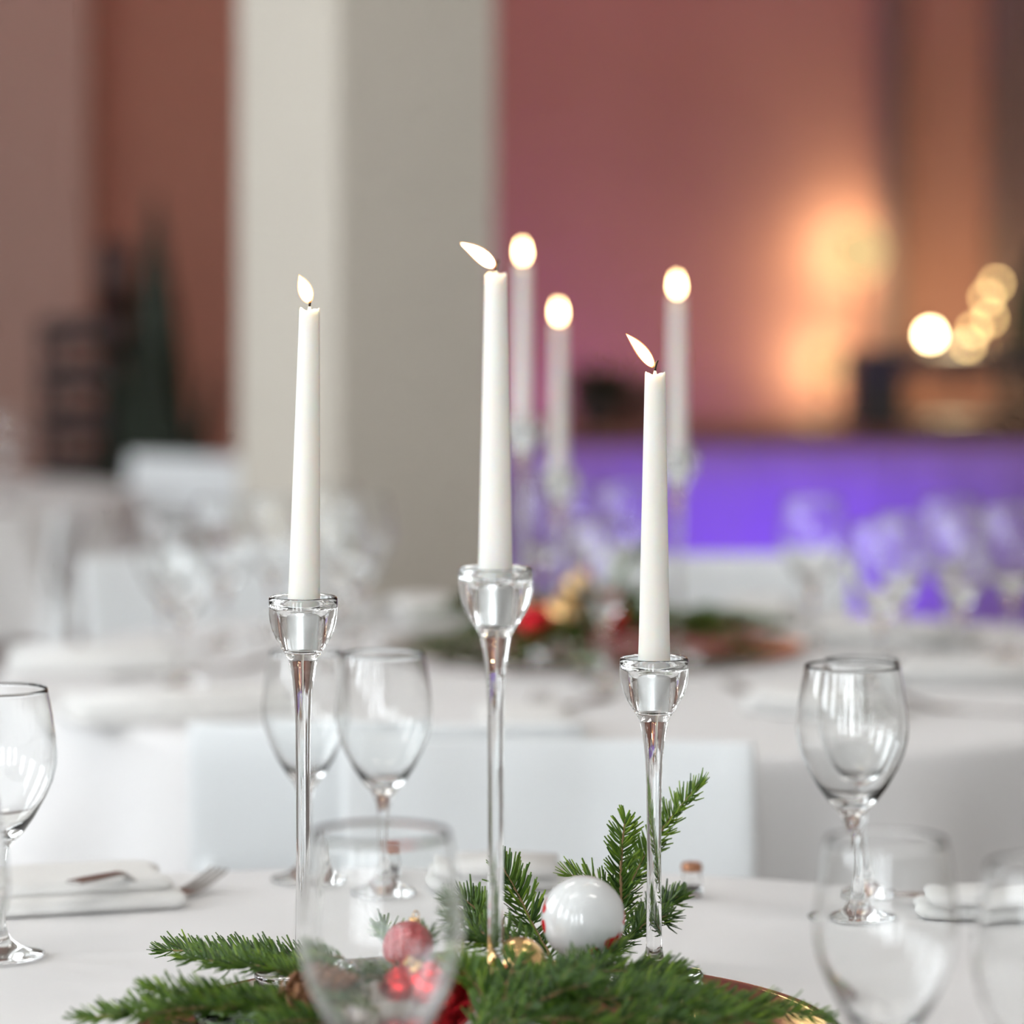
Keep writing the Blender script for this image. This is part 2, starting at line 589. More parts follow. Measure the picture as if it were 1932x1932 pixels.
def candle(base, top, rb, rt, flame_tip, flame_r, label, wick_h=.006, seed=0):
    """taper candle; base and top are the ends of its axis, flame_tip relative to the wick end"""
    rnd = random.Random(seed)
    base, top = Vector(base), Vector(top)
    t = thing('taper_candle', label, 'candle', base)
    ax = (top - base)
    L = ax.length
    u = ax.normalized()
    ux = Vector((1, 0, 0)); ux = (ux - u * ux.dot(u)).normalized()
    uy = u.cross(ux)
    N = 40
    prof = [(0, 0), (rb * .76, 0), (rb * .82, .0015), (rb * .94, .018), (rb * .995, .0255)]
    for q in (.20, .3, .45, .6, .75, .88, .97):
        prof.append((rb + (rt - rb) * q ** 1.08, L * q))
    prof += [(rt * 1.0, L - .0012), (rt * .95, L - .0001), (rt * .78, L - .0009), (rt * .45, L - .0022), (0, L - .0024)]
    ph = rnd.uniform(0, 6.28)
    vs_, fs, idx = [], [], []
    for j, (r, z) in enumerate(prof):
        ring = []
        for k in range(N):
            a = 2 * math.pi * k / N
            zz = z
            if j >= len(prof) - 5 and j < len(prof) - 1:
                zz += .0009 * math.sin(a * 2 + ph) + .0005 * math.sin(a * 5 + ph * 2)
            ring.append(len(vs_))
            vs_.append(ux * (r * math.cos(a)) + uy * (r * math.sin(a)) + u * zz)
        idx.append(ring)
    for A, B in zip(idx[:-1], idx[1:]):
        for k in range(N):
            k2 = (k + 1) % N
            fs.append((A[k], A[k2], B[k2], B[k]))
    b = MB(); b.add(vs_, fs)
    b.build('wax_body', M['wax'], t)
    # wax collar at the foot of the wick, then the charred wick
    tp = u * (L - .0026)
    b = MB(); b.tube([tp, tp + u * .0022, tp + u * .0042], [.0022, .0013, .0008], 10)
    b.build('wick_collar', M['wax'], t)
    w0 = tp + u * .0030
    lean = Vector((.0012, 0, 0))
    pts = [w0, w0 + u * wick_h * .5, w0 + u * wick_h + lean * .6, w0 + u * wick_h * 1.35 + lean * 1.6]
    b = MB(); b.tube(pts, [.0007, .0008, .0008, .0005], 8)
    b.build('wick', M['wick'], t)
    # flame: a teardrop that bends from the wick towards its tip
    ft = Vector(flame_tip)
    f0 = w0 + u * wick_h * .75 + Vector((ft.x * .10, 0, 0))
    FLN = ft.length
    fd = ft.normalized()

    def flame(scale_r, grow, mat_, nm):
        pts, rad = [], []
        n = 18
        for i in range(n + 1):
            q = i / n
            p = f0 + fd * (FLN * q) + u * (.0025 * math.sin(q * math.pi) * .5)
            r = flame_r * scale_r * (math.sin(math.pi * min(1, (q * .98 + .02)) ** .62) ** .95) + .00012
            pts.append(p - fd * grow * (1 - q) + fd * grow * q)
            rad.append(r + grow * .8 * math.sin(math.pi * (q * .96 + .02)))
        b = MB(); b.tube(pts, rad, 20)
        return b.build(nm, mat_, t)
    fl = flame(1.0, 0.0, M['flame'], 'flame')
    flame(1.0, .0010, M['halo'], 'flame_glow').parent = fl
    return t


RB, RT = .0110, .0068
# foreground set: (rim pixel x, y, distance) -> holder height above the tray
front = [
    (572, 1125, 2.240, P(584, 583, 2.240), Vector((-.0062, 0, .0170)), .0042,
     'left glass candlestick of the sharp foreground three', 'sharp white taper candle at the left before the pale column'),
    (935, 1070, 2.070, P(936, 517, 2.070), Vector((-.0190, -.001, .0135)), .0034,
     'tallest glass candlestick in the middle of the foreground three', 'tall white taper candle in the middle with its flame blown left'),
    (1234, 1240, 2.240, P(1236, 704, 2.240), Vector((-.0170, 0, .0205)), .0033,
     'shortest glass candlestick at the right of the foreground three', 'lowest white taper candle at the right, flame slanting left'),
]
for i, (x, y, Y, top, ft, fr, lh, lc) in enumerate(front):
    p = P(x, y, Y)
    h = p.z - TRAY
    candle_holder((p.x, Y, TRAY), h, lh)
    base = Vector((p.x, Y, p.z - .0330))
    candle(base, top, RB, RT, ft, fr, lc, seed=i + 1)
back = [
    (985, 790, 4.05, 497, 'tallest blurred glass candlestick on the second table, just right of the middle candle', 'highest blurred taper candle, left of the three on the second table'),
    (1055, 885, 4.25, 610, 'lowest blurred glass candlestick on the second table, between the middle and right candles', 'lowest blurred taper candle, middle of the three on the second table'),
    (1278, 850, 4.05, 560, 'blurred glass candlestick on the second table, right of the right foreground candle', 'blurred taper candle on the second table, rightmost flame of all six'),
]
for i, (x, y, Y, yt, lh, lc) in enumerate(back):
    p = P(x, y, Y)
    h = p.z - TRAY
    candle_holder((p.x, Y, TRAY), h, lh)
    top = P(x + (2 if i == 0 else 0), yt, Y)
    candle(Vector((p.x, Y, p.z - .0330)), top, RB, RT, Vector((-.0012, 0, .0215)), .0040, lc, seed=i + 11)

# ------------------------------------------------------------------ wine glasses
def glass_proto(name, k_r, k_h, cut=.078):
    t = thing(name, 'clear glass', 'wine glass')
    foot = [(0, .0004), (.030, .0004), (.0325, .0010), (.0329, .0019), (.0322, .0028), (.026, .0042), (.017, .0068), (.0095, .0120), (.0062, .0200), (.0050, .0300)]
    stem = [(.0050, .0300), (.0045, .042), (.0045, .054), (.0054, .066), (.0075, .0735), (.0100, .0780)]
    prof_o = [(.0100, .0780), (.0180, .0860), (.0262, .0975), (.0335, .1105), (.0385, .1220), (.0410, .1330), (.0413, .1410), (.0402, .1530), (.0380, .1680), (.0352, .1830), (.0346, .1857)]
    prof_i = [(.0343, .18595), (.0340, .1857), (.0346, .1830), (.0374, .1680), (.0396, .1530), (.0407, .1410), (.0404, .1330), (.0378, .1222), (.0327, .1107), (.0252, .0984), (.0162, .0888), (.0072, .0842), (0, .0834)]
    # cut: height of the bowl's lower end, a longer bowl leaves a shorter stem
    zz = lambda z: z if z <= .030 else (.030 + (z - .030) / .048 * (cut - .030) if z <= .078 else cut + (z - .078) / .108 * (.186 - cut))
    sc = lambda pr: [(r * k_r, zz(z) * k_h) for r, z in pr]
    lathe_parts(t, [('foot', sc(foot)), ('stem', sc(stem)), ('bowl', sc(prof_o + prof_i))], M['glass'], 64)
    return t


goblet0 = glass_proto('water_goblet', 1.0, 1.0)
wine0 = glass_proto('wine_glass', .90, .985)
big0 = glass_proto('red_wine_glass', 1.04, 1.005, .062)
small0 = glass_proto('white_wine_glass', .82, .96)
used = {}


def put_glass(proto, x, y, label, group=None, rz=0.0):
    key = proto.name
    if key not in used:
        used[key] = 1
        proto.location = (x, y, TZ)
        proto['label'] = label
        if group:
            proto['group'] = group
        return proto
    return copy_tree(proto, label, (x, y, TZ), rz, group)


put_glass(big0, -.0681, 1.758, 'large out-of-focus goblet at the bottom, left of centre, in front of the fir')
put_glass(wine0, .194, 1.758, 'out-of-focus wine glass at the lower right, nearest but one to the right edge')
put_glass(goblet0, .268, 1.665, 'out-of-focus goblet cut off by the right edge at the bottom')
put_glass(goblet0, P(1608, 0, 2.487).x, 2.487, 'empty goblet on the far right of the foreground table, clear against the grey cloth')
put_glass(small0, P(1626, 0, 2.580).x, 2.580, 'smaller wine glass directly behind the goblet on the right')
put_glass(wine0, P(724, 0, 2.587).x, 2.587, 'wine glass between the left and middle candlesticks, the right one of a pair')
put_glass(small0, P(577, 0, 2.640).x, 2.640, 'narrower wine glass right behind the left candlestick, the left one of a pair')
put_glass(goblet0, -.3567, 2.351, 'goblet half cut off by the left edge with its foot showing beside the napkin')
put_glass(goblet0, -.318, 1.867, 'nearer goblet of which only a thin curve shows at the left edge')
G = 'blurred glasses on the second table'
for pr, x, Y, lab in (
        (wine0, 312, 4.06, 'leftmost blurred wine glass standing on the second table'),
        (goblet0, 425, 4.22, 'blurred goblet on the second table, second glass from the left at the back'),
        (small0, 515, 4.36, 'blurred small wine glass on the second table, just left of the left candle'),
        (goblet0, 622, 4.45, 'blurred goblet furthest back on the second table, just right of the left candle'),
        (wine0, 683, 4.28, 'blurred wine glass before the dark face of the column'),
        (small0, 350, 3.86, 'blurred small wine glass nearest the camera on the left of the second table'),
        (wine0, 640, 4.02, 'blurred wine glass lower right of the left candle on the second table'),
        (goblet0, 1140, 3.86, 'blurred goblet in front of the second centrepiece, its stem before the fir'),
        (wine0, 1020, 4.53, 'blurred wine glass behind the second centrepiece beside its tallest candlestick'),
        (small0, 1098, 4.57, 'blurred small wine glass behind the gold baubles of the second table'),
        (wine0, 1180, 4.52, 'blurred wine glass just left of the right foreground candle'),
        (goblet0, 1533, 4.22, 'blurred goblet standing alone before the violet drape and the white chair'),
        (wine0, 1662, 3.86, 'blurred wine glass lowest of the cluster on the right'),
        (goblet0, 1792, 4.22, 'blurred goblet highest of the cluster on the right'),
        (wine0, 1812, 3.98, 'blurred wine glass in front of the highest goblet on the right'),
        (goblet0, 1908, 4.10, 'blurred goblet nearest the right edge on the second table'),
        (small0, 1700, 4.05, 'blurred small wine glass between the lowest and highest of the right cluster')):
    put_glass(pr, P(x, 0, Y).x, Y, lab, G)
G = 'blurred glasses on the far left table'
put_glass(goblet0, P(8, 0, 6.60).x, 6.60, 'very blurred goblet on the far table at the left edge', G)

# ------------------------------------------------------------------ fir branches
def sub_curve(pts, n):
    """Catmull-Rom through pts, n samples"""
    pts = [Vector(p) for p in pts]
    if len(pts) == 2:
        return [pts[0].lerp(pts[1], i / (n - 1)) for i in range(n)]
    ext = [pts[0] * 2 - pts[1]] + pts + [pts[-1] * 2 - pts[-2]]
    out = []
    segs = len(pts) - 1
    for i in range(n):
        t = i / (n - 1) * segs
        k = min(int(t), segs - 1)
        f = t - k
        a, b_, c, d = ext[k:k + 4]
        out.append(0.5 * ((2 * b_) + (c - a) * f + (2 * a - 5 * b_ + 4 * c - d) * f * f + (3 * b_ - a - 3 * c + d) * f ** 3))
    return out


def shoot(nm, tint, tw, pts, nlen, rnd, young, dens=1900.0, up=Vector((0, -.35, 1))):
    """needles along one shoot, gathered in nm (mesh) with a tint for each vertex"""
    L = sum((Vector(pts[i + 1]) - Vector(pts[i])).length for i in range(len(pts) - 1))
    cv = sub_curve(pts, 24)
    tw.tube(cv, [.0015 * (1 - .55 * i / 23) for i in range(24)], 6)
    n = int(L * dens)
    for k in range(n):
        q = (k + rnd.random()) / n
        t = q * 23
        i = min(int(t), 22)
        p = cv[i].lerp(cv[i + 1], t - i)
        ax = (cv[i + 1] - cv[i]).normalized()
        U = (up - ax * up.dot(ax))
        U = U.normalized() if U.length > .05 else ax.orthogonal().normalized()
        S = ax.cross(U)
        side = rnd.choice((-1, 1))
        phi = side * math.radians(min(150, max(0, rnd.gauss(72, 26))))
        rad = U * math.cos(phi) + S * math.sin(phi)
        tipf = max(0.0, (q - .85) / .15)
        al = math.radians(rnd.uniform(44, 66) * (1 - .55 * tipf))
        d = ax * math.cos(al) + rad * math.sin(al)
        ln = nlen * rnd.uniform(.75, 1.1) * (1 - .35 * tipf) * (.7 + .3 * min(1, q / .1))
        wd = d.cross(rad.cross(d)).normalized()
        side_v = d.cross(U)
        side_v = side_v.normalized() if side_v.length > .1 else d.orthogonal().normalized()
        nv = side_v.cross(d).normalized()
        w = rnd.uniform(.00065, .00095)
        bend = (ax * .12 + U * .10) * ln
        m_ = p + d * ln * .55
        e_ = p + d * ln + bend
        hh = w * .45
        base = len(nm.v)
        nm.v += [tuple(p + side_v * w * .6), tuple(p - side_v * w * .6), tuple(p + nv * hh),
                 tuple(m_ + side_v * w), tuple(m_ - side_v * w), tuple(m_ + nv * hh * 1.2 + bend * .2),
                 tuple(e_ + side_v * w * .55), tuple(e_ - side_v * w * .55), tuple(e_ + nv * hh * .5)]
        for a in (0, 3):
            nm.f += [(base + a, base + a + 3, base + a + 5, base + a + 2), (base + a + 2, base + a + 5, base + a + 4, base + a + 1),
                     (base + a + 1, base + a + 4, base + a + 3, base + a)]
        nm.f += [(base + 6, base + 7, base + 8)]
        tv = min(1, max(0, rnd.gauss(.40, .15) + young * (.15 + .45 * q)))
        tint += [tv * .8] * 3 + [tv] * 3 + [min(1, tv * 1.15)] * 3


BR = []


def Q(x, y, Y):
    return P(x, y, 2.0 + (Y - 1.84) * .4 if Y < 2.1 else Y)


def fir_branch(label, shoots, nlen=.0145, young=.25, seed=1, group='fir sprigs of the foreground centrepiece', dens=1900.0):
    rnd = random.Random(seed)
    t = thing('fir_branch', label, 'fir branch', shoots[0][0], group=group)
    org = Vector(shoots[0][0])
    nm, tw, tint = MB(), MB(), []
    for s_ in shoots:
        shoot(nm, tint, tw, [Vector(p) - org for p in s_], nlen, rnd, young, dens)
    tw.build('twig', M['twig'], t)
    o = nm.build('needles', M['needle'], t, smooth=False)
    at = o.data.attributes.new('tint', 'FLOAT', 'POINT')
    at.data.foreach_set('value', tint)
    o['kind'] = 'stuff'
    BR.append(t)
    return t


def side(main, q, ang, ln, lift=.0):
    """a side shoot leaving main at share q, swung by ang degrees about the vertical"""
    cv = sub_curve(main, 30)
    i = min(28, int(q * 29))
    d = (cv[i + 1] - cv[i]).normalized()
    d = Matrix.Rotation(math.radians(ang), 3, 'Z') @ d
    e = cv[i] + d * ln + Vector((0, 0, lift))
    return [cv[i], cv[i].lerp(e, .5) + Vector((0, 0, .002)), e]


# upright sprigs behind the white ball
m = [P(1140, 1810, 2.20), P(1185, 1680, 2.27), P(1245, 1572, 2.285), P(1322, 1478, 2.285)]
fir_branch('tall bright-tipped fir sprig rising behind the right candlestick',
           [m, [P(1172, 1712, 2.25), P(1172, 1620, 2.26), P(1180, 1545, 2.26)], [P(1165, 1700, 2.25), P(1120, 1665, 2.255), P(1072, 1650, 2.26)]], young=.5, seed=21)
m = [P(1140, 1805, 2.20), P(1195, 1760, 2.265), P(1238, 1718, 2.30), P(1285, 1690, 2.31)]
fir_branch('short fir sprig reaching right past the foot of the right candlestick', [m, side(m, .35, -35, .030, .004)], young=.0, seed=22)
m = [P(1040, 1808, 2.16), P(1008, 1752, 2.19), P(978, 1690, 2.21), P(948, 1636, 2.22)]
fir_branch('fir sprig standing up between the middle candlestick and the white ball', [m], nlen=.018, young=.3, seed=23)
m = [P(1010, 1800, 2.13), P(945, 1758, 2.16), P(905, 1722, 2.18), P(870, 1692, 2.19)]
fir_branch('fir sprig leaning left behind the middle candlestick', [m, side(m, .4, 30, .03, -.004)], nlen=.016, young=.15, seed=24)
m = [P(1010, 1812, 2.12), P(940, 1785, 2.13), P(880, 1772, 2.14)]
fir_branch('low fir sprig between the gold bauble and the middle candlestick', [m, side(m, .5, -30, .03)], nlen=.018, young=.1, seed=25)
# left arm
m = [Q(640, 1818, 2.17), Q(470, 1800, 2.20), Q(300, 1792, 2.22)]
fir_branch('uppermost fir branch on the left, furthest over the white cloth', [m, side(m, .3, 24, .05)], young=.15, seed=31)
m = [Q(620, 1832, 2.10), Q(470, 1822, 2.12), Q(345, 1806, 2.14)]
fir_branch('fir branch on the left with the pale twig showing, above the tray rim', [m, side(m, .25, -25, .05, .0), side(m, .5, -28, .035, -.006)], young=.3, seed=32)
m = [Q(640, 1850, 2.07), Q(570, 1842, 2.08), Q(512, 1828, 2.08)]
fir_branch('little fir tip pointing left beside the pine cone', [m], nlen=.013, young=.45, seed=33)
m = [Q(700, 1890, 1.97), Q(460, 1885, 1.96), Q(275, 1866, 1.97)]
fir_branch('fir branch on the left lying across the tray rim', [m, side(m, .3, 22, .05), side(m, .55, 26, .04)], young=.4, seed=34)
m = [Q(700, 1915, 1.91), Q(400, 1903, 1.91), Q(145, 1922, 1.92)]
fir_branch('longest low fir branch reaching out to the bottom left', [m, side(m, .25, -18, .06), side(m, .45, 22, .05), side(m, .6, -20, .04)], young=.3, seed=35)
m = [Q(720, 1945, 1.86), Q(590, 1930, 1.85), Q(470, 1938, 1.85)]
fir_branch('fir sprig at the bottom edge in front of the pine cone', [m, side(m, .4, 25, .04)], young=.3, seed=36)
# behind the near goblet
m = [Q(830, 1860, 2.03), Q(770, 1800, 2.12), Q(715, 1745, 2.18)]
fir_branch('fir sprig seen through the bowl of the near goblet', [m, side(m, .4, -40, .04)], young=.1, seed=41)
m = [Q(860, 1880, 1.98), Q(740, 1858, 1.99), Q(620, 1868, 2.0)]
fir_branch('fir sprig lying behind the lower bowl of the near goblet', [m, side(m, .5, 30, .04)], young=.1, seed=42)
# middle front
m = [Q(905, 1925, 1.88), Q(985, 1868, 1.92), Q(1070, 1824, 2.00)]
fir_branch('fir sprig in the middle pointing up to the white ball', [m, side(m, .3, 45, .035, .004), side(m, .45, -40, .04)], young=.15, seed=51)
m = [Q(930, 1930, 1.86), Q(1040, 1880, 1.87), Q(1128, 1852, 1.90)]
fir_branch('silvery fir sprig in the middle front below the white ball', [m, side(m, .4, -45, .04), side(m, .5, 40, .035, .005)], young=.05, seed=52)
m = [Q(900, 1945, 1.86), Q(915, 1870, 1.92), Q(880, 1815, 1.98)]
fir_branch('fir tip crossing in front of the middle candlestick stem', [m, side(m, .4, 50, .03)], young=.5, seed=53)
m = [Q(1010, 1868, 2.0), Q(1130, 1836, 2.05), Q(1230, 1836, 2.09), Q(1300, 1850, 2.09)]
fir_branch('dense fir branch right below the white ball, ending at the right candlestick', [m, side(m, .3, 35, .04, .006), side(m, .5, -30, .04)], young=.25, seed=54)
m = [Q(880, 1960, 1.84), Q(1000, 1925, 1.84), Q(1130, 1925, 1.85)]
fir_branch('fir sprig at the bottom edge right of the middle candlestick', [m, side(m, .4, 35, .04), side(m, .6, -35, .04)], young=.2, seed=55)
# right arm
m = [Q(1010, 1884, 1.97), Q(1200, 1872, 1.99), Q(1380, 1893, 1.99), Q(1560, 1922, 1.98)]
fir_branch('long fir branch reaching right over the tray to the reflected lamp', [m, side(m, .25, 25, .05), side(m, .35, -25, .05), side(m, .55, -18, .05)], young=.3, seed=61)
m = [Q(1010, 1905, 1.91), Q(1180, 1885, 1.92), Q(1320, 1905, 1.92), Q(1440, 1930, 1.92)]
fir_branch('fir branch at the lower right with the brown twig showing', [m, side(m, .3, 28, .05), side(m, .5, -26, .045)], young=.15, seed=62)
m = [Q(1040, 1945, 1.85), Q(1200, 1925, 1.85), Q(1330, 1945, 1.85)]
fir_branch('fir branch cut by the bottom edge right of centre', [m, side(m, .4, 28, .05), side(m, .6, -26, .04)], young=.1, seed=63)

# second centrepiece: copies laid round the blurred tray
g2 = 'fir sprigs of the second centrepiece'
rnd = random.Random(77)
src = [BR[5], BR[8], BR[18], BR[19], BR[14], BR[16]]
n2 = 20
for k in range(n2):
    a = 2 * math.pi * k / n2 + rnd.uniform(-.1, .1)
    s_ = src[k % len(src)]
    # own heading of the source sprig in the plane
    ch = s_.children[1] if s_.children[1].name.startswith('needles') else s_.children[0]
    xs = [v.co for v in ch.data.vertices][::97]
    mean = sum((Vector(v) for v in xs), Vector()) / len(xs)
    head = math.atan2(mean.y, mean.x)
    rr = .04 if k % 2 else .11
    copy_tree(s_, 'blurred dark fir sprig laid out on the tray of the second table', (C2[0] + rr * math.cos(a), C2[1] + rr * math.sin(a), TRAY + .016 + .012 * rnd.random()), a - head, g2)

for (sx, sy, i_, lab) in ((-.10, -.06, 2, 'blurred upright fir tip left of the red bauble on the second table'), (-.02, -.10, 2, 'blurred upright fir tip below the gold bauble on the second table'),
                          (.05, -.02, 0, 'blurred tall fir tip behind the gold baubles on the second table'), (.02, .05, 2, 'blurred upright fir tip at the heart of the second centrepiece')):
    copy_tree(BR[i_], lab, (C2[0] + sx, C2[1] + sy, TRAY + .012), sx * 9, g2)

# ------------------------------------------------------------------ baubles, cone, dish
def bauble(c, r, m, label, cap_dir=(0.3, .2, 1), group=None, cap=True):
    t = thing('bauble', label, 'bauble', c, group=group)
    b = MB(); b.lathe([(r * math.sin(math.pi * i / 32) if 0 < i < 32 else 0, -r * math.cos(math.pi * i / 32)) for i in range(33)], 64)
    b.build('ball', m, t)
    if cap:
        d = Vector(cap_dir).normalized()
        b = MB(); b.tube([d * r * .97, d * (r * 1.16), d * r * 1.18], [r * .26, r * .25, r * .14], 20)
        b.build('cap', M['gold'], t)
        u = d.orthogonal().normalized()
        w = r * .16
        pts = [d * (r * 1.16 + w + w * math.sin(q)) + u * (w * math.cos(q)) for q in [i / 16 * 2 * math.pi for i in range(17)]]
        b = MB(); b.tube(pts, r * .03, 6, cap=False)
        b.build('loop', M['gold'], t)
    return t


bc = P(1100, 1732, 2.12)
br = 79.5 / F * 2.12
wb = bauble(bc, br, M['white_ball'], 'white glazed ball with red teardrop print resting on the fir', (-.3, .8, -.5))


AV = (Vector((0, 0, CZ)) - bc).normalized()     # towards the viewer's side of the ball
AX = Vector((0, 0, 1)).cross(AV).normalized()
AU = AV.cross(AX)


def drop_print(parent, pts2, cx, cyy, r):
    """a red printed drop lying on the ball: outline in photo pixels round the ball centre, wrapped on its front"""
    def on(px, py):
        x, z = px / 79.5, -py / 79.5
        q = x * x + z * z
        if q > .985:
            s_ = math.sqrt(.985 / q); x *= s_; z *= s_; q = .985
        return (AX * x + AU * z + AV * math.sqrt(1 - q)).normalized() * r
    n = len(pts2)
    c0 = (sum(p[0] for p in pts2) / n, sum(p[1] for p in pts2) / n)
    b = MB()
    vs_, fs = [], []
    K = 4
    for j in range(K + 1):
        f = j / K
        for p in pts2:
            vs_.append(on(c0[0] + (p[0] - c0[0]) * f, c0[1] + (p[1] - c0[1]) * f) * 1.006 if j < K else on(*p) * 1.0005)
    for j in range(K):
        for i in range(n):
            i2 = (i + 1) % n
            fs.append((j * n + i, (j + 1) * n + i, (j + 1) * n + i2, j * n + i2))
    b.add(vs_, fs)
    b.build('red_print', M['red_print'], parent)


def smooth_outline(p, n=40):
    p = [Vector((*q, 0)) for q in p]
    out = []
    m_ = len(p)
    for k in range(m_):
        a, b_, c, d = p[(k - 1) % m_], p[k], p[(k + 1) % m_], p[(k + 2) % m_]
        for j in range(5):
            f = j / 5
            v = 0.5 * ((2 * b_) + (c - a) * f + (2 * a - 5 * b_ + 4 * c - d) * f * f + (3 * b_ - a - 3 * c + d) * f ** 3)
            out.append((v.x, v.y))
    return out


drops = [
    [(40, 48), (44, 40), (54, 36), (62, 34), (68, 26), (66, 38), (60, 48), (50, 57), (42, 56)],
    [(8, 64), (16, 55), (24, 54), (30, 60), (26, 66), (18, 67), (10, 70)],
    [(72, 27), (78, 24), (76, 34), (70, 46), (64, 58), (66, 44)],
    [(-78, 6), (-74, 3), (-71, 10), (-70, 22), (-72, 29), (-76, 22), (-78, 14)],
    [(-76, -18), (-72, -30), (-67, -39), (-71, -28), (-69, -18), (-73, -9), (-76, -10)],
    [(77, -16), (79, -10), (79, 4), (77, 14), (74, 6), (77, 2)],
    [(30, 66), (40, 62), (52, 60), (44, 68), (34, 74), (24, 74)],
]
for dpt in drops:
    drop_print(wb, smooth_outline(dpt), 0, 0, br)

bauble(P(980, 1820, 2.085), 52 / F * 2.085, M['gold'], 'gold bauble right behind the middle candlestick stem', (.3, .8, -.3))
bauble(P(834, 1884, 2.05), .0210, M['red_ball'], 'shiny red bauble between the near goblet and the middle candlestick', (-.5, -.2, .6))
bauble(P(775, 1792, 2.10), .0175, M['red_glitter'], 'glittering red bauble seen high through the near goblet', (.2, .5, .8))
bauble(P(762, 1880, 2.06), .0160, M['red_ball'], 'red bauble seen low through the near goblet', (.2, .5, .8))
bauble(P(1006, 1172, 4.06), .022, M['red_ball'], 'blurred red bauble left of the gold one on the second table', (.1, .4, .8))
bauble(P(1060, 1158, 4.07), .022, M['gold'], 'blurred gold bauble on the second table, the lower of the two gold ones', (.1, .4, .8))
bauble(P(1092, 1108, 4.18), .020, M['gold'], 'blurred gold bauble on the second table, the higher of the two gold ones', (.1, .4, .8))
bauble(P(1160, 1172, 4.10), .020, M['red_glitter'], 'blurred red bauble right of the gold ones on the second table', (.1, .4, .8))
bauble(P(1100, 1240, 3.99), .018, M['green_glass'], 'blurred green glass bauble low at the front of the second centrepiece', (.1, .4, .8), cap=False)


def pine_cone(c, L, R, label, tilt, rz):
    t = thing('pine_cone', label, 'pine cone', c)
    t.rotation_euler = (tilt, 0, rz)
    b = MB(); b.tube([(0, 0, -L * .45), (0, 0, 0), (0, 0, L * .45)], [R * .3, R * .45, R * .12], 10)
    b.build('core', M['cone'], t)
    b = MB()
    n = 6
    vs_ = []
    for zz in (0, .0011):
        vs_ += [(0, -.0018, zz), (R * .45, -.0042, zz), (R * .8, -.0058, zz + .0012), (R * 1.0, -.0030, zz + .0026), (R * 1.05, 0, zz + .0034),
                (R * 1.0, .0030, zz + .0026), (R * .8, .0058, zz + .0012), (R * .45, .0042, zz), (0, .0018, zz)]
    m_ = 9
    fs = [tuple(range(m_))[::-1], tuple(range(m_, 2 * m_))] + [(i, (i + 1) % m_, m_ + (i + 1) % m_, m_ + i) for i in range(m_)]
    b.add(vs_, fs)
    me = b.mesh('scale', M['cone'], False)
    n = 46
    for k in range(n):
        q = k / (n - 1)
        z = -L * .46 + L * .92 * q
        sc = (.55 + .55 * math.sin(math.pi * min(1, q * .8 + .2))) * (1 - .45 * q)
        o = bpy.data.objects.new('scale', me)
        COL.objects.link(o)
        o.parent = t
        o.location = (0, 0, z)
        o.rotation_euler = (0, -math.radians(18 + 42 * q), k * 2.39996)
        o.scale = (sc, sc, sc)
    return t


pine_cone(P(592, 1872, 2.035), .050, .0185, 'brown pine cone half hidden behind the near goblet on the left', math.radians(75), math.radians(70))
# pale green glass dish
t = thing('glass_dish', 'pale green glass dish between the left fir branches', 'dish', (P(505, 0, 2.06).x, 2.06, TRAY))
b = MB()
b.lathe([(0, .001), (.030, .001), (.040, .006), (.0455, .018), (.0465, .0235), (.0455, .0245), (.0440, .0235), (.0425, .018), (.037, .0085), (.028, .0045), (0, .0045)], 64)
b.build('bowl', M['green_glass'], t)
b = MB()
b.lathe([(0, .0050), (.027, .0050), (.036, .0088), (.0405, .0150), (0, .0155)], 48)
b.build('water', glass_mat('water', (.95, 1, .95), 1.33), t)

# ------------------------------------------------------------------ napkins, cutlery, shakers
def napkin(loc, rz, L, W, layers, label, group=None):
    """linen folded over itself, the rounded folds at +x"""
    t = thing('napkin', label, 'napkin', loc, rz, group)
    z = .0006
    for k in range(layers):
        hh = .0115 - .0010 * k
        l2 = L - .018 * k
        w2 = W * (1 - .10 * k)
        y0 = .010 * k
        prof = []
        n = 10
        for i in range(n + 1):
            a = -math.pi / 2 + math.pi * i / n
            prof.append((l2 / 2 - hh / 2 + math.cos(a) * hh * .9, z + hh / 2 + math.sin(a) * hh / 2))
        prof = [(-l2 / 2, z)] + prof + [(0, z + hh * 1.12), (-l2 / 2, z + hh * .9)]
        m_ = len(prof)
        vs_, fs = [], []
        ny = 8
        for j in range(ny + 1):
            v = j / ny - .5
            wob = .003 * math.sin(j * 1.3 + k)
            for (x, zz) in prof:
                vs_.append((x + wob * (1 if x > 0 else 0), y0 + v * w2, z + (zz - z) * (1 - .35 * (2 * v) ** 4)))
        for j in range(ny):
            for i in range(m_):
                i2 = (i + 1) % m_
                fs.append((j * m_ + i, j * m_ + i2, (j + 1) * m_ + i2, (j + 1) * m_ + i))
        fs.append(tuple(range(m_))[::-1])
        fs.append(tuple(range(ny * m_, (ny + 1) * m_)))
        b = MB(); b.add(vs_, fs)
        b.build('fold', M['napkin'], t)
        z += hh * 1.0
    return t


def plate_bar(outline, thick, curve):
    """flat metal piece: outline [(s, half width)], curve(s) height"""
    vs_, fs = [], []
    for s_, w in outline:
        z = curve(s_)
        vs_ += [(s_, -w, z), (s_, w, z), (s_, w, z + thick), (s_, -w, z + thick)]
    n = len(outline)
    for i in range(n - 1):
        a, c = i * 4, (i + 1) * 4
        fs += [(a, a + 1, c + 1, c), (a + 1, a + 2, c + 2, c + 1), (a + 2, a + 3, c + 3, c + 2), (a + 3, a, c, c + 3)]
    fs += [(0, 3, 2, 1), tuple(x + (n - 1) * 4 for x in (0, 1, 2, 3))]
    return vs_, fs


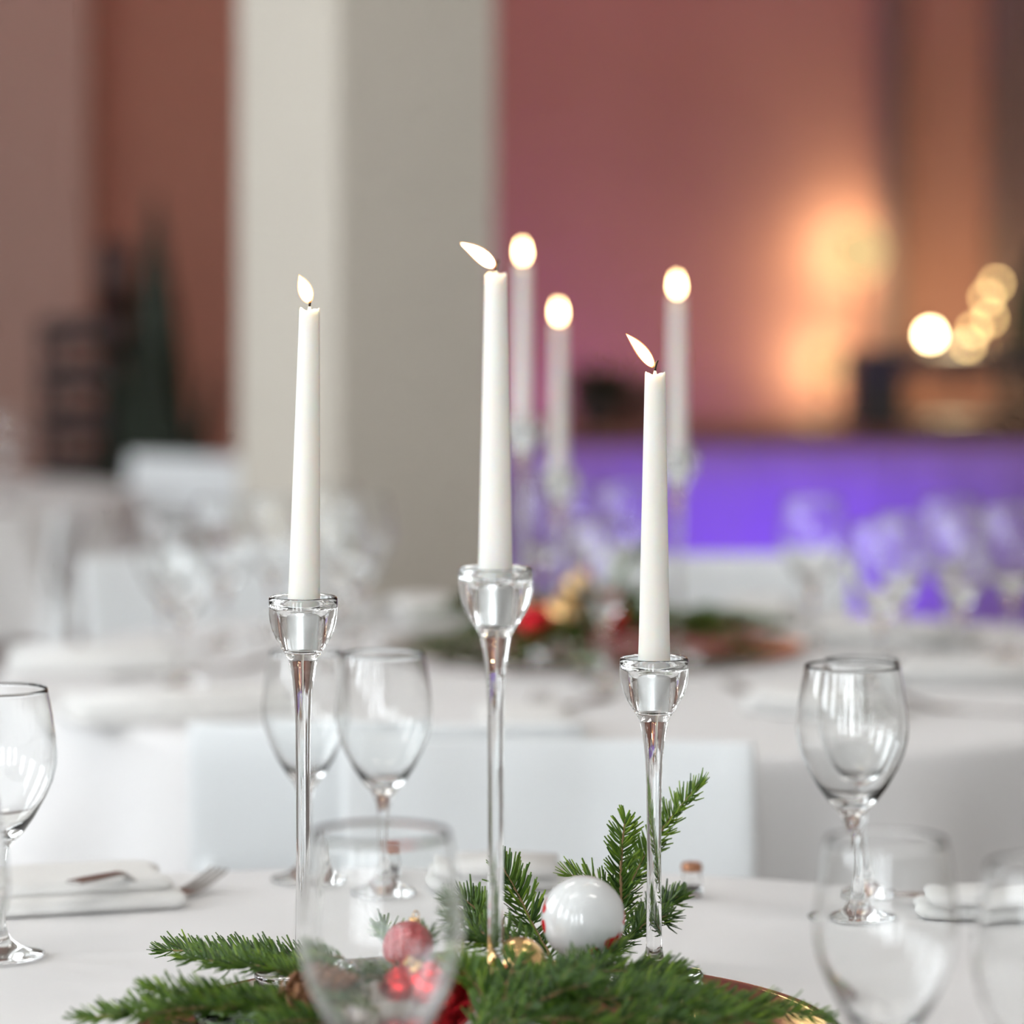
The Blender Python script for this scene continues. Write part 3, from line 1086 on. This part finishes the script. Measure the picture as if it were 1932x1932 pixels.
def fork(loc, rz, label, z0=.0, group=None):
    t = thing('fork', label, 'fork', loc, rz, group)
    # handle runs along -x, tines to +x; the neck dips and the tines lift
    cv = lambda s_: z0 * min(1, max(0, (-.01 - s_) / .05)) + .0012 + (.010 * max(0, (s_ - .035) / .045) ** 1.5)
    b = MB(); b.add(*plate_bar([(-.13, .009), (-.11, .0095), (-.06, .006), (-.02, .0035), (.0, .0032)], .0022, cv))
    b.build('handle', M['steel'], t, smooth=False, bevel=.0008)
    b = MB(); b.add(*plate_bar([(0, .0032), (.012, .006), (.022, .0105), (.034, .0115), (.042, .0112)], .0018, cv))
    b.build('head', M['steel'], t, smooth=False, bevel=.0006)
    for k in range(4):
        yy = -.0093 + k * .0062
        vs_, fs = plate_bar([(.041, .0017), (.060, .0016), (.078, .0013), (.088, .0006)], .0016, cv)
        b = MB(); b.add([(x, y + yy, z) for x, y, z in vs_], fs)
        b.build('tine', M['steel'], t, smooth=False)
    return t


def knife(loc, rz, label, z0=.0, group=None):
    t = thing('knife', label, 'knife', loc, rz, group)
    cv = lambda s_: z0 + .0008
    b = MB(); b.add(*plate_bar([(-.12, .0085), (-.08, .0080), (-.01, .0055), (0, .0050)], .0045, cv))
    b.build('handle', M['steel'], t, smooth=False, bevel=.0012)
    b = MB(); b.add(*plate_bar([(0, .0050), (.012, .0085), (.06, .0095), (.09, .0080), (.105, .0030), (.108, .0008)], .0016, lambda s_: z0 + .0016))
    b.build('blade', M['steel'], t, smooth=False, bevel=.0005)
    return t


napkin((-.405, 2.530, TZ), math.radians(17), .30, .10, 2, 'folded white napkin on the foreground table at the left edge')
fork((P(306, 0, 2.56).x, 2.560, TZ), math.radians(52), 'steel fork lying in the folded napkin at the left', z0=.024).scale = (.72, .9, 1)
knife((-.440, 2.650, TZ), math.radians(8), 'knife of which the dark tip shows above the napkin at the left')
napkin((P(958, 0, 2.63).x, 2.630, TZ), math.radians(178), .095, .07, 2, 'folded napkin at the far rim of the foreground table behind the middle candlestick')
napkin((.375, 2.50, TZ), math.radians(176), .135, .05, 2, 'rolled white napkin at the right edge of the foreground table')
knife((P(1962, 0, 2.535).x, 2.535, TZ), math.radians(174), 'steel knife pointing left beside the goblet at the right', z0=.004)


def shaker(loc, label):
    t = thing('shaker', label, 'shaker', loc, group='small table shakers')
    b = MB()
    b.lathe([(0, .0005), (.0085, .0005), (.0090, .002), (.0082, .010), (.0068, .0185), (.0068, .0195), (.0060, .0195), (.0060, .0185), (.0072, .010), (.0076, .0035), (0, .0030)], 32)
    b.build('jar', M['glass'], t)
    b = MB(); b.lathe([(0, .0032), (.0072, .0034), (.0070, .0068), (0, .0072)], 24)
    b.build('filling', M['salt'], t)
    b = MB(); b.lathe([(.0074, .0188), (.0080, .0192), (.0080, .0235), (.0064, .0252), (0, .0256), (0, .0196), (.0074, .0196)], 32)
    b.build('cap', M['copper'], t)
    return t


shaker((P(1305, 0, 2.576).x, 2.576, TZ), 'small copper-capped glass shaker right of the right candlestick')
shaker((P(742, 0, 2.66).x, 2.66, TZ), 'small copper-capped shaker seen through the near goblet')

gn = 'napkins on the second table'
for (x, Y, rz, L, W, lab) in ((170, 4.02, 10, .20, .12, 'blurred white napkin at the left rim of the second table'),
                         (330, 3.60, 20, .24, .12, 'blurred white napkin nearest the camera at the left of the second table'),
                         (640, 4.55, 70, .18, .10, 'blurred white napkin at the far rim right of the left candle'),
                         (1010, 3.46, 95, .16, .10, 'blurred white napkin at the near rim behind the middle candlestick'),
                         (1440, 4.55, 80, .2, .1, 'blurred white napkin at the far rim before the white chair'),
                         (1690, 4.28, 160, .2, .12, 'blurred white napkin among the glasses on the right'),
                         (1850, 3.90, 170, .2, .12, 'blurred white napkin at the right edge of the second table'),
                         (1560, 3.62, 140, .16, .10, 'blurred white napkin behind the empty goblet on the right'),
                         (820, 4.58, 100, .18, .10, 'blurred white napkin at the far rim left of the middle candle')):
    napkin((P(x, 0, Y).x, Y, TZ), math.radians(rz), L, W, 2, lab, gn)
gc = 'cutlery on the second table'
for (x, Y, rz, lab) in ((400, 3.98, 30, 'blurred fork left of the left candlestick on the second table, the further one'),
                   (1000, 3.60, 80, 'blurred fork right of the middle candlestick at the near rim'),
                   (1100, 3.68, 60, 'blurred fork left of the right candlestick cup'),
                   (1470, 3.72, 130, 'blurred fork left of the empty goblet rim on the right'),
                   (1830, 3.62, 150, 'blurred fork at the right edge of the second table'),
                   (440, 3.72, 20, 'blurred fork left of the left candlestick on the second table, the nearer one')):
    fork((P(x, 0, Y).x, Y, TZ), math.radians(rz), lab, 0, gc)

# ------------------------------------------------------------------ buffet with violet drape at the back wall
BY = 8.62
t = thing('buffet_counter', 'long buffet counter with a violet-lit drape before the back wall at the right', 'buffet', (1.35, 9.0, 0))
b = MB(); b.box((0, .02, .765), (2.95, .74, .035))
b.build('worktop', M['brown'], t, smooth=False, bevel=.006)
b = MB()


def drape_fn(u, v):
    x = -1.46 + 2.92 * u
    w = .016 * math.sin(u * 110) + .007 * math.sin(u * 61 + 1)
    return (x, -.36 - w * (.35 + .65 * (1 - v)), .745 * v + .004)


b.grid(drape_fn, 420, 6)
o = b.build('drape', M['violet'], t)
sd = o.modifiers.new('solid', 'SOLIDIFY'); sd.thickness = .002
for sx in (-1.4, 1.4):
    for sy in (-.28, .3):
        b = MB(); b.box((sx, sy, .373), (.05, .05, .746))
        b.build('leg', M['black'], t, smooth=False)


def led_uplight(loc, target, power, label, color=(.30, .10, 1.0), size=75, blend=.8):
    t = thing('led_uplight', label, 'uplight', loc)
    b = MB(); b.lathe([(0, 0), (.05, 0), (.052, .01), (.052, .09), (.046, .10), (.040, .092), (0, .088)], 24)
    b.build('housing', M['black'], t)
    d = bpy.data.lights.new('led_uplight_beam', 'SPOT')
    d.energy, d.color, d.spot_size, d.spot_blend, d.shadow_soft_size = power, color, math.radians(size), blend, .04
    o = bpy.data.objects.new('led_uplight_beam', d)
    COL.objects.link(o)
    p = Vector(loc) + Vector((0, 0, .125))
    o.location = p
    o.rotation_euler = (Vector(target) - p).to_track_quat('-Z', 'Y').to_euler()
    return t


led_uplight((.52, 7.95, 0), (.56, 8.6, .45), 15, 'violet floor uplight in front of the buffet drape, the left one')
led_uplight((.95, 8.05, 0), (.86, 8.6, .55), 9, 'violet floor uplight in front of the buffet drape, the right one')
led_uplight((-.25, 9.35, 0), (.25, 9.8, 1.05), 60, 'violet uplight washing the back wall behind the column', (.45, .14, 1.0), 80)

def added_wall_spot(loc, target, power, label, color, size):  # unseen red lamp added only to redden and brighten the back wall
    t = thing('added_spotlight', label, 'spotlight', loc)
    d_ = (Vector(target) - Vector(loc)).normalized()
    b = MB(); b.tube([d_ * -.16, d_ * -.02, d_ * .0], [.05, .055, .055], 24); b.build('housing', M['black'], t)
    b = MB(); b.tube([Vector((0, 0, ROOM_H - loc[2])), d_ * -.10], .012, 8); b.build('bracket', M['black'], t)
    d = bpy.data.lights.new('added_wall_spot_beam', 'SPOT')
    d.energy, d.color, d.spot_size, d.spot_blend, d.shadow_soft_size = power, color, math.radians(size), 1.0, .05
    o = bpy.data.objects.new('added_wall_spot_beam', d)
    COL.objects.link(o)
    o.location = Vector(loc) + d_ * .03
    o.rotation_euler = d_.to_track_quat('-Z', 'Y').to_euler()


added_wall_spot((-.9, 7.6, 3.6), (-.8, 9.8, 1.6), 28, 'added unseen red spotlight tinting the back wall behind the plant', (1.0, .10, .10), 95)
added_wall_spot((.7, 7.6, 3.6), (.6, 9.8, 1.6), 34, 'added unseen red spotlight tinting the back wall above the buffet', (1.0, .10, .14), 95)

# coffee machine (dark block with a slot under its top)
t = thing('coffee_machine', 'black coffee machine on the buffet under the warm lamps', 'coffee machine', (1.06, 8.92, .783))
b = MB(); b.box((-.11, 0, .085), (.12, .30, .17)); b.build('body', M['black'], t, smooth=False, bevel=.01)
b = MB(); b.box((.145, 0, .175), (.63, .32, .06)); b.build('top', M['black'], t, smooth=False, bevel=.01)
b = MB(); b.box((.38, 0, .073), (.14, .30, .145)); b.build('body', M['black'], t, smooth=False, bevel=.01)
b = MB(); b.box((.13, 0, .012), (.36, .30, .024)); b.build('drip_tray', M['black'], t, smooth=False, bevel=.004)
b = MB(); b.tube([(.10, -.10, .145), (.10, -.10, .11), (.10, -.12, .095)], .010, 10); b.build('spout', M['black'], t)

# lamps
def globe_lamp(x, y, Y, r, mat_, power, label):
    p = P(x, y, Y)
    t = thing('globe_lamp', label, 'lamp', (p.x, p.y, .783))
    h = p.z - .783
    b = MB(); b.lathe([(0, 0), (.045, 0), (.046, .008), (.014, .016), (.007, .03), (.007, h - r + .004), (0, h - r + .004)], 24); b.build('base', M['darkpost'], t)
    b = MB(); b.lathe([(r * math.sin(math.pi * i / 20) if 0 < i < 20 else 0, h - r * 1.1 * math.cos(math.pi * i / 20)) for i in range(21)], 32); b.build('globe', mat_, t)
    d = bpy.data.lights.new('globe_lamp_light', 'POINT'); d.energy, d.color, d.shadow_soft_size = power, (1.0, .86, .50), .05
    o = bpy.data.objects.new('globe_lamp_light', d); COL.objects.link(o); o.location = p + Vector((0, r + .04, 0))


globe_lamp(1618, 475, 9.56, .075, M['shade'], 3.8, 'tall globe lamp glowing softly left of the dark post')
globe_lamp(1560, 690, 9.60, .050, M['shade_dim'], 2.4, 'low globe lamp glowing softly just above the buffet')

t = thing('bulb_lamp', 'small bare-bulb lamp shining brightest above the coffee machine', 'lamp', P(1755, 690, 9.05))
t.location.z = .988
b = MB(); b.lathe([(0, 0), (.028, 0), (.028, .004), (.009, .010), (.009, .022), (0, .022)], 20); b.build('base', M['darkpost'], t)
b = MB(); b.lathe([(0, .0221), (.007, .024), (.0115, .034), (.0085, .044), (0, .049)], 20); b.build('bulb', M['bulb'], t)

t = thing('fairy_lights', 'string of warm little bulbs at the right edge over the buffet', 'string light', P(1850, 600, 9.25))
org = Vector(t.location)
sp = [P(1880, 535, 9.25), P(1862, 562, 9.25), P(1868, 600, 9.27), P(1838, 622, 9.25), P(1856, 660, 9.27), P(1826, 650, 9.24), P(1822, 682, 9.26)]
b = MB(); b.tube([p - org + Vector((0, .012, 0)) for p in sub_curve(sp + [P(1800, 720, 9.26), P(1790, 800, 9.26), P(1770, 792, 9.26) * 1.0 - Vector((0, 0, P(1770, 792, 9.26).z - .787))], 60)], .0022, 6); b.build('cord', M['black'], t)
for p in sp:
    b = MB(); b.lathe([(0, -.009), (.006, -.006), (.008, 0), (.006, .006), (0, .009)], 14, tuple(p - org)); b.build('bulb', M['fairy'], t)
d = bpy.data.lights.new('fairy_light_glow', 'POINT'); d.energy, d.color, d.shadow_soft_size = 5.0, (1.0, .80, .46), .06
o = bpy.data.objects.new('fairy_light_glow', d); COL.objects.link(o); o.location = P(1800, 600, 9.40)

# pendant lamp above the frame, mirrored in the tray
t = thing('pendant_lamp', 'warm globe pendant lamp hanging above the picture, mirrored in the bronze tray', 'lamp', (.645, 7.55, ROOM_H))
zl = 1.93 - ROOM_H
b = MB(); b.tube([(0, 0, 0), (0, 0, zl + .07)], .003, 8); b.build('cord', M['black'], t)
b = MB(); b.lathe([(0, zl + .085), (.03, zl + .083), (.032, zl + .050), (0, zl + .050)], 24); b.build('holder', M['darkpost'], t)
b = MB(); b.lathe([(.062 * math.sin(math.pi * i / 20) if 0 < i < 20 else 0, zl - .062 * math.cos(math.pi * i / 20)) for i in range(21)], 32); b.build('globe', M['globe'], t)

# ------------------------------------------------------------------ plants, stacked chairs, small things at the back
def blade(b, base, tip, w, bow):
    base, tip = Vector(base), Vector(tip)
    n = 12
    vs_, fs = [], []
    ax = (tip - base)
    side_v = ax.cross(Vector((0, 1, 0))).normalized()
    for i in range(n + 1):
        q = i / n
        p = base + ax * q + Vector(bow) * math.sin(q * math.pi)
        ww = w * (.45 + 1.0 * math.sin(math.pi * min(1, q * .75 + .12))) * (1 - q ** 4) + .0005
        vs_ += [p - side_v * ww, p + Vector((0, .012, 0)) * (1 - q), p + side_v * ww, p + Vector((0, -.006, 0))]
    for i in range(n):
        a, c = i * 4, i * 4 + 4
        for k_ in range(4):
            k2 = (k_ + 1) % 4
            fs.append((a + k_, a + k2, c + k2, c + k_))
    b.add(vs_, fs)


def tall_plant(loc, label, tips, w, kp=1.0):
    t = thing('potted_plant', label, 'plant', loc)
    b = MB(); b.lathe([(r * kp, z * kp) for r, z in [(0, 0), (.13, 0), (.16, .36), (.165, .40), (.150, .40), (.145, .37), (0, .37)]], 40); b.build('pot', M['pot'], t)
    for (x, y, z, ww) in tips:
        b = MB(); blade(b, (x * .15, y * .2, .36 * kp), (x, y, z), ww, (0, 0, 0)); b.build('leaf', M['leaf_dark'], t)
    return t


PX = P(300, 0, 8.2).x
tall_plant((PX, 8.2, 0), 'tall dark plant with upright sword leaves against the red wall', [
    (-.01, 0, 1.40, .052), (.02, .03, 1.20, .045), (-.03, -.03, 1.08, .042), (-.13, .02, 1.06, .026), (-.09, .06, .98, .028), (.13, .02, .98, .022),
    (.07, -.05, .88, .028), (-.05, .05, .90, .03), (.03, -.06, .93, .03), (-.17, -.02, .80, .022)], .03)
tall_plant((1.44, 9.30, .783), 'dark plant at the right edge beside the string of warm bulbs', [
    (0, 0, .50, .04), (.06, .02, .44, .04), (-.05, .02, .38, .035), (.1, -.03, .28, .04), (-.04, -.03, .24, .035), (.02, .05, .33, .04)], .03, .36)

# stack of dark chairs
gs = 'stack of dark chairs at the back left'
first = None
for k in range(6):
    z = .118 * k
    if first is None:
        t = thing('stacking_chair', 'dark chair at the bottom of the stack by the back wall', 'chair', (P(165, 0, 8.8).x, 8.8, 0), 0, gs)
        b = MB(); b.box((-.01, 0, .45), (.19, .40, .062)); b.build('seat', M['chairdark'], t, smooth=False, bevel=.02)
        b = MB(); b.box((.075, 0, .58), (.05, .38, .20)); b.build('backrest', M['chairdark'], t, smooth=False, bevel=.01)
        for sx, sy in ((-.09, -.17), (-.09, .17), (.085, -.17), (.085, .17)):
            b = MB(); b.tube([(sx, sy, .44 if sx < 0 else .56), (sx, sy, 0)], .011, 8); b.build('leg', M['chairdark'], t)
        first = t
    else:
        names = ['second from the bottom', 'third from the bottom', 'third from the top', 'second from the top', 'at the top']
        copy_tree(first, 'dark chair %s of the stack by the back wall' % names[k - 1], (P(165, 0, 8.8).x, 8.8, z), None, gs)

# small dark things standing on the left end of the buffet
t = thing('potted_plant', 'small dark bushy plant on the left end of the buffet', 'plant', (P(1125, 0, 8.9).x, 8.9, .783))
b = MB(); b.lathe([(0, 0), (.045, 0), (.058, .07), (.052, .07), (.05, .06), (0, .06)], 24); b.build('pot', M['pot'], t)
rnd = random.Random(5)
b = MB()
for k in range(60):
    a, e = rnd.uniform(0, 6.28), rnd.uniform(.1, 1.2)
    L = rnd.uniform(.06, .14)
    d = Vector((math.cos(a) * math.cos(e), math.sin(a) * math.cos(e), math.sin(e)))
    blade(b, (0, 0, .06), d * L + Vector((0, 0, .06)), .012, (0, 0, .01))
tag(b.build('foliage', M['leaf_dark'], t), kind='stuff')
t = thing('wooden_crate', 'dark brown crate beside the small plant on the buffet', 'crate', (P(1175, 0, 9.1).x, 9.1, .783))
for k in range(3):
    b = MB(); b.box((0, -.08, .02 + k * .042), (.20, .012, .034)); b.build('slat', M['darkpost'], t, smooth=False, bevel=.002)
    b = MB(); b.box((0, .08, .02 + k * .042), (.20, .012, .034)); b.build('slat', M['darkpost'], t, smooth=False, bevel=.002)
for sx in (-1, 1):
    b = MB(); b.box((sx * .094, 0, .062), (.012, .148, .122)); b.build('end_panel', M['darkpost'], t, smooth=False)
b = MB(); b.box((0, 0, .005), (.176, .148, .008)); b.build('bottom_panel', M['darkpost'], t, smooth=False)
